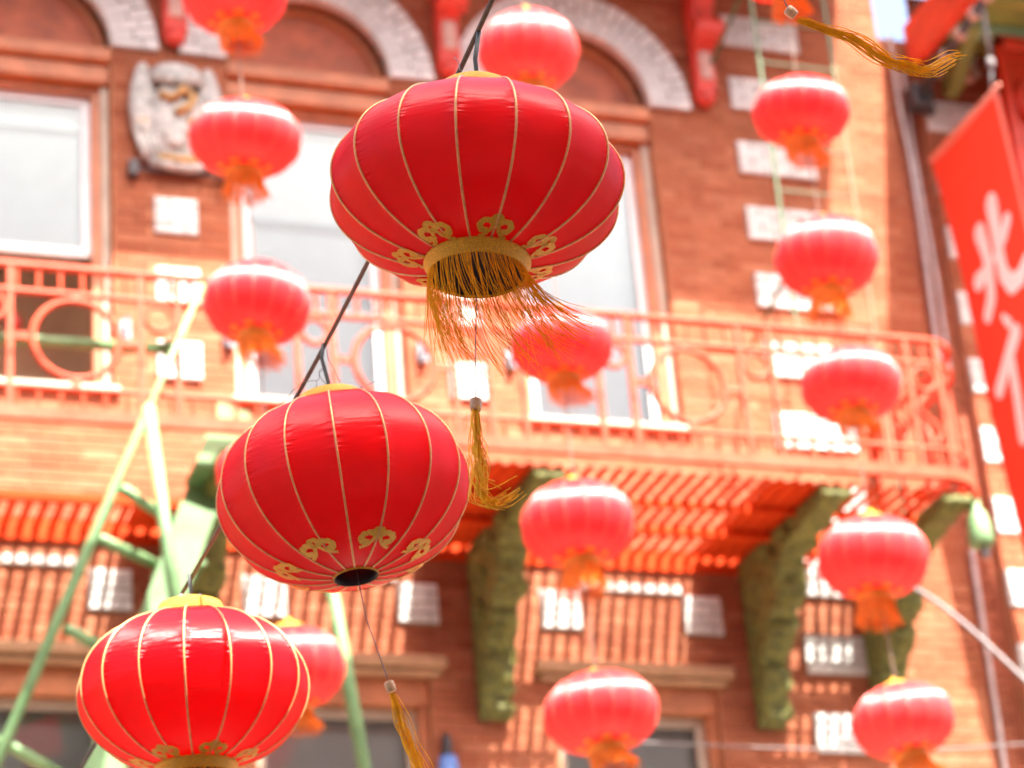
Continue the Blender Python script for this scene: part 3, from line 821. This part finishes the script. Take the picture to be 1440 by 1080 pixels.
ar = empty('flag_bracket', (8.16, 0, 10.74)); tag(ar, 'dark iron arm with wall box holding the red banner', 'bracket')
MB().box(.085, .13, -.08, -.02, -.13, .13).build('wall_plate', 'dark', ar, bevel=.01)
MB().box(-.07, .084, -.16, -.02, -.12, .06).build('socket', 'dark', ar, bevel=.012)
MB().tube([(0, -.1, -.02), (-.03, -1.3, .10)], .03, 10).build('arm', 'dark', ar, smooth=True)
for t in (.35, .55, .72, .88): MB().tube([(-.03*t, -.1-1.2*t, -.02+.12*t), (-.03*t, -.15-1.2*t, -.015+.12*t)], .045, 10).build('clamp', 'pink', ar, smooth=True)
rp_ = empty('banner_rope', (8.13, -1.12, 10.82)); tag(rp_, 'pale rope tying the outer banner corner to the iron arm', 'rope')
MB().tube([(0, -.0, 0), (-.004, .01, -.2), (-.005, .02, -.42)], .014, 8).build('line', 'cable', rp_, smooth=True)
MB().ball((-.005, .03, -.46), (.03, .03, .05)).build('knot', 'cable', rp_, smooth=True)
MB().tube([(-.005, .03, -.48), (-.008, .055, -.58), (-.006, .08, -.64)], .011, 8).build('tail', 'cable', rp_, smooth=True)

# ------------------------------------------------------------------ loose cables and small fittings
def cable(name, pts, r, ma, label, cat='cable', n=8):
    pts = [Vector(p) for p in pts]; base = pts[-1].copy()
    # smooth the path
    d = []
    for i in range(len(pts)-1):
        p0 = pts[max(i-1, 0)]; p1 = pts[i]; p2 = pts[i+1]; p3 = pts[min(i+2, len(pts)-1)]
        for k in range(8):
            t = k/8; d.append(.5*((2*p1)+(p2-p0)*t+(2*p0-5*p1+4*p2-p3)*t*t+(3*p1-p0-3*p2+p3)*t**3)-base)
    d.append(pts[-1]-base)
    o = MB().tube(d, r, n).build(name, ma, smooth=True); o.location = base
    return tag(o, label, cat)
cable('wall_cable', [(8.10, .045, 11.3), (8.085, .045, 10.8), (8.10, .045, 10.2), (8.09, .045, 9.6), (8.07, .045, 8.9), (8.08, .045, 8.0)], .017, 'wallcable', 'pale thick cable running down the dark recess, from the iron arm')
cable('wall_cable', [(8.155, .045, 11.0), (8.14, .045, 10.2), (8.15, .045, 9.4), (8.13, .045, 8.6)], .012, 'wallcable', 'thinner pale cable beside the thick one in the recess')
cable('wall_cable', [(8.07, .045, 7.4), (8.06, .045, 6.8), (8.05, .045, 6.2), (8.02, .045, 5.2)], .018, 'wallcable', 'pale conduit low in the recess at the bottom right corner')
cable('service_cable', [at(1180, 790, -.95), at(1275, 822, -1.25), at(1345, 868, -1.6), at(1440, 955, -1.9), at(1560, 1075, -2.3)], .013, 'cable', 'thick pale cable slanting down to the right below the balcony corner')
cable('guy_wire', [at(880, 1043, -1.7), at(1100, 1052, -1.7), at(1300, 1054, -1.7), at(1440, 1046, -1.7), at(1600, 1035, -1.7)], .005, 'cable', 'thin pale wire running level across the bottom right')
lp = empty('bell_weight', at(1377, 742, -1.2)); tag(lp, 'small pale green bell shaped weight hanging at the balcony corner', 'weight')
MB().lathe([(.001, .17), (.028, .165), (.03, .11), (.055, .085), (.07, .0), (.075, -.09), (.065, -.115), (.001, -.118)], 16).build('body', 'green', lp, smooth=True)
MB().ball((.01, 0, -.155), (.032, .032, .042)).build('clapper', 'cable', lp, smooth=True)
MB().tube([(0, 0, .16), (-.02, .01, .30), (-.04, .03, .44)], .008, 6).build('hook', 'dark', lp)
bf = empty('blue_fitting', at(631, 1085, -.04)); tag(bf, 'blue wall fitting with a dark cap low on the middle pier', 'fitting')
MB().lathe([(.001, .09), (.05, .085), (.06, .0), (.06, -.2), (.001, -.2)], 16).build('body', 'blue', bf, smooth=True)
MB().lathe([(.001, .22), (.025, .215), (.032, .15), (.032, .085)], 12).build('cap', 'dark', bf, smooth=True)
lm = empty('red_ornament', at(-4, 432, .5)); tag(lm, 'dark red ornament hanging inside the open left window', 'ornament')
MB().ball((0, 0, 0), (.10, .10, .09)).build('globe', 'black', lm, smooth=True)
MB().ball((.1, 0, -.1), (.05, .05, .07)).build('bell', 'console', lm, smooth=True)
MB().tube([(0, 0, .08), (0, 0, .5)], .006, 6).build('cord', 'dark', lm)

# ------------------------------------------------------------------ lanterns
NR = 16
def profile(a, b, n, top=.30, bot=.34):
    """body outline from the bottom opening up to the top opening: (r, z)"""
    t0 = -math.acos(bot**(1/.92)); t1 = math.acos(top**(1/.92))
    return [(a*math.cos(t0+(t1-t0)*i/n)**.92, b*math.sin(t0+(t1-t0)*i/n)) for i in range(n+1)]
def body_mesh(a, b, per, n, seed, top=.30, bot=.34, ma='satin'):
    rnd = random.Random(seed); pr = profile(a, b, n, top, bot); na = NR*per
    v = []; f = []; sag = [rnd.uniform(.014, .030) for _ in range(NR)]
    for i, (r, z) in enumerate(pr):
        fade = math.sin(math.pi*i/n)**.5 if 0 < i < n else 0
        for j in range(na):
            g_ = j//per; u = (j % per)/per; an = 2*math.pi*j/na
            k = 1-sag[g_]*math.sin(math.pi*u)**.8*fade - .0035*math.exp(-min(u, 1-u)*per*.7)*fade*0
            k += (.0028*noise.noise(Vector((math.cos(an)*5, math.sin(an)*5, z*24+seed)))+.006*noise.noise(Vector((math.cos(an)*1.6+seed, math.sin(an)*1.6, z*5))))*fade
            v.append((r*k*math.cos(an), r*k*math.sin(an), z))
    for i in range(n):
        for j in range(na):
            j2 = (j+1) % na; f.append((i*na+j, i*na+j2, (i+1)*na+j2, (i+1)*na+j))
    me = bpy.data.meshes.new('body'); me.from_pydata(v, [], f); me.materials.append(M[ma])
    me.polygons.foreach_set('use_smooth', [True]*len(me.polygons))
    uv = me.uv_layers.new(name='UVMap')
    d = []
    for i in range(n):
        for j in range(na):
            d += [j/na*4, i/n, (j+1)/na*4, i/n, (j+1)/na*4, (i+1)/n, j/na*4, (i+1)/n]
    uv.data.foreach_set('uv', d)
    return me
def rib_mesh(a, b, r, n, top=.30, bot=.34, segs=6, ma='goldrib'):
    return MB().tube([(rr+r*.35, 0, z) for rr, z in profile(a, b, n, top, bot)], r, segs).mesh('rib', ma, True)
def strands(mb, n, ring, z0, length, wind, r, seed, segs=7, spread=.25, drift=None):
    """threads hanging from a ring, bent by the wind"""
    rnd = random.Random(seed)
    for i in range(n):
        a = 2*math.pi*i/n+rnd.uniform(-.06, .06)
        p = Vector((ring*math.cos(a), ring*math.sin(a), z0)); pts = [p.copy()]
        L = length*rnd.uniform(.72, 1.12); wk = rnd.uniform(.35, 1.0)
        if drift: wk *= drift(a)
        out = Vector((math.cos(a), math.sin(a), 0))*.12; jx = Vector((rnd.gauss(0, 1), rnd.gauss(0, 1), rnd.gauss(0, .6)))*spread
        for k in range(segs):
            s = (k+1)/segs
            d = Vector((0, 0, -1))*(1-.55*wk*s) + Vector(wind)*wk*(.35+s) + out*(1-s) + jx*s*.6
            p = p + d.normalized()*(L/segs); pts.append(p.copy())
        mb.tube(pts, [r]*segs+[r*.55], 3, cap=False)
    return mb
def tassel(parent, thread_pts, bead_at, bead_dir, path, seed, n=40, r=.0009, spread=.008):
    """cord, wooden bead and a hank of gold threads following a bent path"""
    t = empty('tassel', (0, 0, 0), parent)
    MB().tube(thread_pts, .0011, 5).build('thread', 'tie', t)
    d = Vector(bead_dir).normalized(); b0 = Vector(bead_at)
    MB().tube([b0, b0+d*.002, b0+d*.010, b0+d*.018, b0+d*.021], [.007, .0095, .0102, .0095, .0085], 14).build('bead', 'bead', t, smooth=True)
    rnd = random.Random(seed); mb = MB(); P = [Vector(p) for p in path]; K = len(P)
    def cat(s_):
        i0 = min(max(int(s_), 0), K-2); f = s_-i0; a, b, c, e = P[max(i0-1, 0)], P[i0], P[i0+1], P[min(i0+2, K-1)]
        return .5*((2*b)+(c-a)*f+(2*a-5*b+4*c-e)*f*f+(3*b-a-3*c+e)*f**3)
    for i in range(n):
        o1 = Vector((rnd.gauss(0, 1), rnd.gauss(0, 1), rnd.gauss(0, 1))); L = rnd.uniform(.62, 1.0) if rnd.random() > .2 else rnd.uniform(1.0, 1.06)
        ph = rnd.uniform(0, 6); cut = max(6, int((K-1)*6*L)); stray = 2.2 if rnd.random() < .12 else 1.0; pts = []
        for k in range(cut):
            s_ = k/6; q = s_/(K-1)
            rad = spread*(.45+.95*math.sin(math.pi*min(q, 1)*.8)**.8)*stray
            pts.append(cat(min(s_, K-1-1e-4))+o1*rad*.6+Vector((math.sin(ph+s_*2.6), math.cos(ph*1.7+s_*2.3), math.sin(ph*.6+s_*2.9)))*.0026*min(1, s_))
        mb.tube(pts, r, 3, cap=False)
    tag(mb.build('threads', 'fringe2', t), kind='stuff')
    return t
CLOUD = [([(.13*math.cos(math.pi*2*k/12), .60+.13*math.sin(math.pi*2*k/12)*1.2) for k in range(13)], .09)]
for _s in (-1, 1):
    CLOUD += [([(_s*.10, .52), (_s*.24, .62), (_s*.42, .58), (_s*.54, .42), (_s*.50, .24), (_s*.38, .22), (_s*.33, .34)], .10),
              ([(_s*.07, .46), (_s*.16, .24), (_s*.34, .08), (_s*.58, .0)], .065)]
def cloud_mesh(a, b, half, t0, t1, top=.30, bot=.34):
    """gold cloud applique lying on the lantern skin; half = half angle, t0..t1 = place along the outline"""
    pr = profile(a, b, 200, top, bot); mb = MB()
    def S(u, v):
        t = t0+(t1-t0)*v; k = max(0, min(199, int(t*200))); r, z = pr[k]; an = u*half*2
        return Vector(((r+.0022)*math.cos(an), (r+.0022)*math.sin(an), z-.0006))
    for si, (pts, wd) in enumerate(CLOUD):
        dn = []
        for i in range(len(pts)-1):
            for t in range(5): f = t/5; dn.append((pts[i][0]*(1-f)+pts[i+1][0]*f, pts[i][1]*(1-f)+pts[i+1][1]*f))
        dn.append(pts[-1]); L = []; Q = []
        for i, (u, v) in enumerate(dn):
            p, q = dn[max(i-1, 0)], dn[min(i+1, len(dn)-1)]; tx, ty = q[0]-p[0], q[1]-p[1]; l = math.hypot(tx, ty) or 1
            L.append((u-ty/l*wd, v+tx/l*wd)); Q.append((u+ty/l*wd, v-tx/l*wd))
        o = len(mb.v); n = len(dn); h = Vector((0, 0, -.0003*si))
        mb.v += [tuple(S(*p)+h) for p in L]+[tuple(S(*p)+h) for p in Q]
        for i in range(n-1): mb.f.append((o+i, o+i+1, o+n+i+1, o+n+i))
    return mb.mesh('gold_cloud', 'gold')

def big_lantern(loc, a, ba, tilt, spin, label, kind, ch=.04):
    b = a*ba; top, bot = .30, (.345 if kind != 'bare' else .175)
    L = empty('lantern', loc); tag(L, label, 'lantern', 'three large lanterns on the near cable')
    L.rotation_euler = tilt
    o = obj('body', body_mesh(a, b, 10, 40, int(a*1e4)+int(spin*100), top, bot), L); o.rotation_euler.z = spin
    rm = rib_mesh(a, b, .0021, 40, top, bot)
    for k in range(NR):
        r_ = obj('rib', rm, L); r_.rotation_euler.z = spin+2*math.pi*k/NR
    zt = profile(a, b, 4, top, bot)[-1]; zb = profile(a, b, 4, top, bot)[0]
    rt = zt[0]; T = zt[1]; rb_ = zb[0]; Bz = zb[1]
    cp = MB().lathe([(rt+.004, T-.004), (rt+.005, T+.004), (rt*.97, T+ch*.45), (rt*.9, T+ch*.7), (rt*.6, T+ch*.93), (rt*.25, T+ch), (.001, T+ch)], 48)
    cp.build('top_cap', 'gold', L, smooth=True)
    if kind != 'bare':
        co = MB().lathe([(rb_+.003, Bz+.004), (rb_+.004, Bz-.004), (rb_*.99, Bz-.010), (rb_*.97, Bz-.022), (rb_*.955, Bz-.025), (rb_*.945, Bz-.022), (rb_*.95, Bz+.01)], 56)
        c_ = co.build('collar', 'gold', L, smooth=True)
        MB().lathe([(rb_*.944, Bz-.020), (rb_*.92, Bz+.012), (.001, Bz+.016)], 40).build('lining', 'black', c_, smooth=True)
    else:
        co = MB().lathe([(rb_+.002, Bz+.003), (rb_*1.0, Bz-.003), (rb_*.97, Bz-.003), (rb_*.93, Bz+.003), (rb_*.93, Bz+.055), (rb_*.96, Bz+.055)], 40)
        co.build('collar', 'black', L, smooth=True)
        MB().lathe([(rb_*1.0, Bz-.0035), (rb_*1.05, Bz+.001)], 40).build('trim', 'gold', L, smooth=True)
    cm = cloud_mesh(a, b, R(12) if kind != 'bare' else R(13), .008 if kind != 'bare' else .10, .115 if kind != 'bare' else .20, top, bot)
    for k in range(7):
        c = obj('gold_cloud', cm, L); c.rotation_euler.z = spin+2*math.pi*k/7
    return L, T, Bz, rb_, rt
def wire_curl(parent, p, seed):
    rnd = random.Random(seed)
    for k in range(3):
        q = [Vector(p)]; d = Vector((rnd.uniform(-1, 1), rnd.uniform(-.4, .4), rnd.uniform(-.2, .6)))
        for i in range(14):
            d += Vector((rnd.uniform(-.8, .8), rnd.uniform(-.4, .4), rnd.uniform(-.9, .7))); q.append(q[-1]+d.normalized()*.008)
        MB().tube(q, .0007, 5).build('tie_wire', 'tie', parent, smooth=True)

A1 = .25
# --- the large lantern at the centre
L1, T1, Bz1, rb1, rt1 = big_lantern((1.303, -9.764, 3.753), .25, .605, (R(1.0), R(3.5), 0), R(-93), 'largest red lantern, upper centre, with blown orange fringe and gold ribs', 'fringe', .062)
fr = strands(MB(), 300, rb1*.955, Bz1-.022, .145, (1.0, .05, .12), .0006, 5, segs=9, spread=.36, drift=lambda a: .35+.75*max(0, math.cos(a-.1))+.15*abs(math.sin(a)))
tag(fr.build('fringe', 'fringe', L1), kind='stuff')
inv = (Matrix.Translation(L1.location) @ L1.rotation_euler.to_matrix().to_4x4()).inverted()
loc = lambda x, y, Y=-9.76: inv @ at(x, y, Y)
tassel(L1, [(0, 0, Bz1), loc(669, 470), loc(668, 540), loc(669, 563)], loc(669, 561), loc(669, 580)-loc(669, 562),
       [loc(670, 577), loc(671, 615), loc(676, 650), loc(675, 680), loc(680, 700), loc(700, 708), loc(733, 690)], 11, n=44)
hk = MB().tube([(0, 0, T1+.046), (.004, 0, T1+.06), (.0, 0, T1+.11), (.008, 0, T1+.175)], .0042, 8).build('hanger_wire', 'wire', L1, smooth=True)
wire_curl(L1, (-.01, 0, T1+.06), 2); wire_curl(L1, (.02, 0, T1+.03), 3)
# --- second
L2, T2, Bz2, rb2, rt2 = big_lantern((1.316, -8.827, 3.596), .25, .735, (R(-2), R(-4.5), 0), R(-86), 'red lantern without fringe, its dark bottom opening showing, below the largest one', 'bare')
inv = (Matrix.Translation(L2.location) @ L2.rotation_euler.to_matrix().to_4x4()).inverted()
loc2 = lambda x, y, Y=-8.83: inv @ at(x, y, Y)
tassel(L2, [(0, 0, Bz2+.1), loc2(503, 812), loc2(515, 870), loc2(545, 955)], loc2(546, 958), loc2(556, 985)-loc2(546, 958),
       [loc2(551, 976), loc2(560, 1005), loc2(570, 1035), loc2(583, 1065), loc2(596, 1100), loc2(612, 1135)], 12, n=44, spread=.0085)
MB().tube([(0, 0, T2+.046), (.003, 0, T2+.06), (-.004, 0, T2+.12), (.004, 0, T2+.155)], .0042, 8).build('hanger_wire', 'wire', L2, smooth=True)
wire_curl(L2, (-.02, 0, T2+.07), 5); wire_curl(L2, (.03, 0, T2+.03), 6)
# --- third
L3, T3, Bz3, rb3, rt3 = big_lantern((1.168, -8.096, 3.428), .25, .70, (R(2), R(-1), 0), R(-84), 'sunlit red lantern at the lower left, cut by the bottom edge', 'fringe')
fr = strands(MB(), 150, rb3*.955, Bz3-.022, .125, (.5, .05, .05), .0009, 6, segs=6)
tag(fr.build('fringe', 'fringe', L3), kind='stuff')
MB().tube([(0, 0, T3+.046), (.003, 0, T3+.05), (.0, 0, T3+.10)], .0042, 8).build('hanger_wire', 'wire', L3, smooth=True)
for dx in (-.02, .022): MB().ball((dx, 0, T3+.035), (.008, .008, .02)).build('clip', 'cable', L3, smooth=True)
# near cable that carries them
top = lambda L, T, h: L.location + L.rotation_euler.to_matrix() @ Vector((.006, 0, T+h))
c1, c2, c3 = top(L1, T1, .17), top(L2, T2, .15), top(L3, T3, .095)
far = c3+(c3-c2)*4+Vector((0, 0, .0)); near = c1+(c1-c2)*1.6+Vector((.03, 0, .14))
cable('lantern_cable', [near, c1, (c1+c2)/2+Vector((0, 0, -.012)), c2, (c2+c3)/2+Vector((0, 0, -.008)), c3, far], .0048, 'wire', 'dark cable slanting down left that carries the three large lanterns', 'cable')

# --- loose tassel blown sideways at the top right
tz = empty('tassel', dep := at(1118, 22, -9.86)); tag(tz, 'gold thread tassel blown sideways at the top right', 'tassel')
ti = Matrix.Translation(-Vector(tz.location)); lt = lambda x, y, Y=-9.86: ti @ at(x, y, Y)
tt = tassel(tz, [lt(1040, -260), lt(1075, -90), lt(1100, -5), lt(1108, 12)], lt(1106, 12), lt(1130, 32)-lt(1106, 12),
       [lt(1124, 28), lt(1165, 42), lt(1205, 57), lt(1245, 84), lt(1275, 92), lt(1303, 98), lt(1335, 84), lt(1356, 78)], 21, n=44, spread=.008)
for ch in list(tt.children): ch.parent = tz
bpy.data.objects.remove(tt)
# ------------------------------------------------------------------ small lanterns on three hanging cords, Y = -3
SA, SB = .26, .19
sbody = [body_mesh(SA, SB, 5, 22, 100+k, ma='satin_sunlit') for k in range(3)]
srib = rib_mesh(SA, SB, .0014, 20, segs=5, ma='sunlitrib')
spf = profile(SA, SB, 4); srt, sT = spf[-1]; srb, sB = spf[0]
scap = MB().lathe([(srt+.004, sT-.004), (srt+.004, sT+.006), (srt*.9, sT+.016), (srt*.5, sT+.03), (.012, sT+.04), (.012, sT+.055), (.001, sT+.056)], 28).mesh('top_cap', 'gold', True)
scol = MB().lathe([(srb+.003, sB+.004), (srb+.004, sB-.006), (srb*.97, sB-.034), (srb*.93, sB-.034), (srb*.92, sB+.006), (.001, sB+.01)], 28).mesh('collar', 'orange', True)
sfr = [strands(MB(), 150, srb*.95, sB-.032, .10+.012*k, ((.5, -.2), (.15, .3), (.75, 0), (-.1, .1))[k]+(.0,), .0022, 40+k, segs=5, spread=.35).mesh('fringe', 'orange') for k in range(4)]
scloud = cloud_mesh(SA, SB, R(8), .02, .085)
def small_lantern(p, dia, k, label, grp):
    L = empty('lantern', p); tag(L, label, 'lantern', grp)
    s = dia/(2*SA); rnd = random.Random(k*7+1)
    L.scale = (s*rnd.uniform(.98, 1.02), s*rnd.uniform(.95, 1.05), s*rnd.uniform(.92, 1.09)); L.rotation_euler = (R(rnd.uniform(-6, 6)), R(rnd.uniform(-7, 7)), R(rnd.uniform(0, 360)))
    obj('body', sbody[k % 3], L)
    for j in range(NR):
        o = obj('rib', srib, L); o.rotation_euler.z = 2*math.pi*j/NR
    obj('top_cap', scap, L); obj('collar', scol, L)
    for j in range(8):
        o = obj('gold_cloud', scloud, L); o.rotation_euler.z = math.pi/NR+2*math.pi*j/8
    o = obj('fringe', sfr[k % 4], L); o['kind'] = 'stuff'; o.rotation_euler.z = -L.rotation_euler.z
    return L
chains = [
 ('left hanging string', 2.65, [((330, -12), 155, 'small lantern cut by the top edge, above the one beside the white crest'),
   ((345, 196), 155, 'small lantern overlapping the white relief crest'),
   ((362, 427), 153, 'small lantern below the crest, in front of the balcony rail left of centre'),
   ((377, 668), 152, 'small lantern almost hidden behind the fringeless large lantern'),
   ((410, 940), 155, 'small lantern half hidden behind the sunlit lower left lantern')]),
 ('middle hanging string', 4.155, [((743, 72), 143, 'small lantern just above the largest lantern, in front of an arch'),
   ((790, 487), 147, 'small lantern partly hidden behind the blown orange fringe'),
   ((812, 737), 163, 'small lantern at the centre, below the balcony edge and beside an olive bracket'),
   ((845, 1003), 167, 'small lantern at the bottom centre, below the slat shadows')]),
 ('right hanging string', 5.675, [((1098, -52), 140, 'small lantern at the top right of which only the bottom shows'),
   ((1127, 158), 140, 'small lantern highest in full view on the right, on the brick pier'),
   ((1162, 362), 147, 'small lantern in front of the right pier, just above the balcony rail'),
   ((1197, 542), 146, 'small lantern in front of the right end of the balcony railing'),
   ((1228, 785), 160, 'small lantern just below the right end of the slatted balcony floor'),
   ((1270, 1014), 152, 'lowest small lantern at the bottom right')])]
ci = 0
for nm, X, lst in chains:
    zs = []
    for (px, py), wd, lab in lst:
        p = at(px, py, -3.0); depth = (p-CAM).dot(fwd); dia = wd*depth/3600
        small_lantern(p, dia*.985, ci, lab, 'small lanterns on hanging strings'); zs.append(p); ci += 1
    topz = Vector((zs[0].x, -3.0, 10.6)); pts = [topz]+[p+Vector((0, 0, 0)) for p in zs]
    o = MB().tube([p-zs[-1] for p in pts], .0035, 6).build('twine', 'cord'); o.location = zs[-1]
    tag(o, f'thin pale cord of the {nm} of small lanterns', 'cord')
cable('span_cable', [(-9, -3, 10.9), (2.6, -3, 10.61), (4.1, -3, 10.6), (5.6, -3, 10.61), (15, -3, 10.9)], .008, 'wire', 'dark span cable overhead that carries the small lantern strings', 'cable')
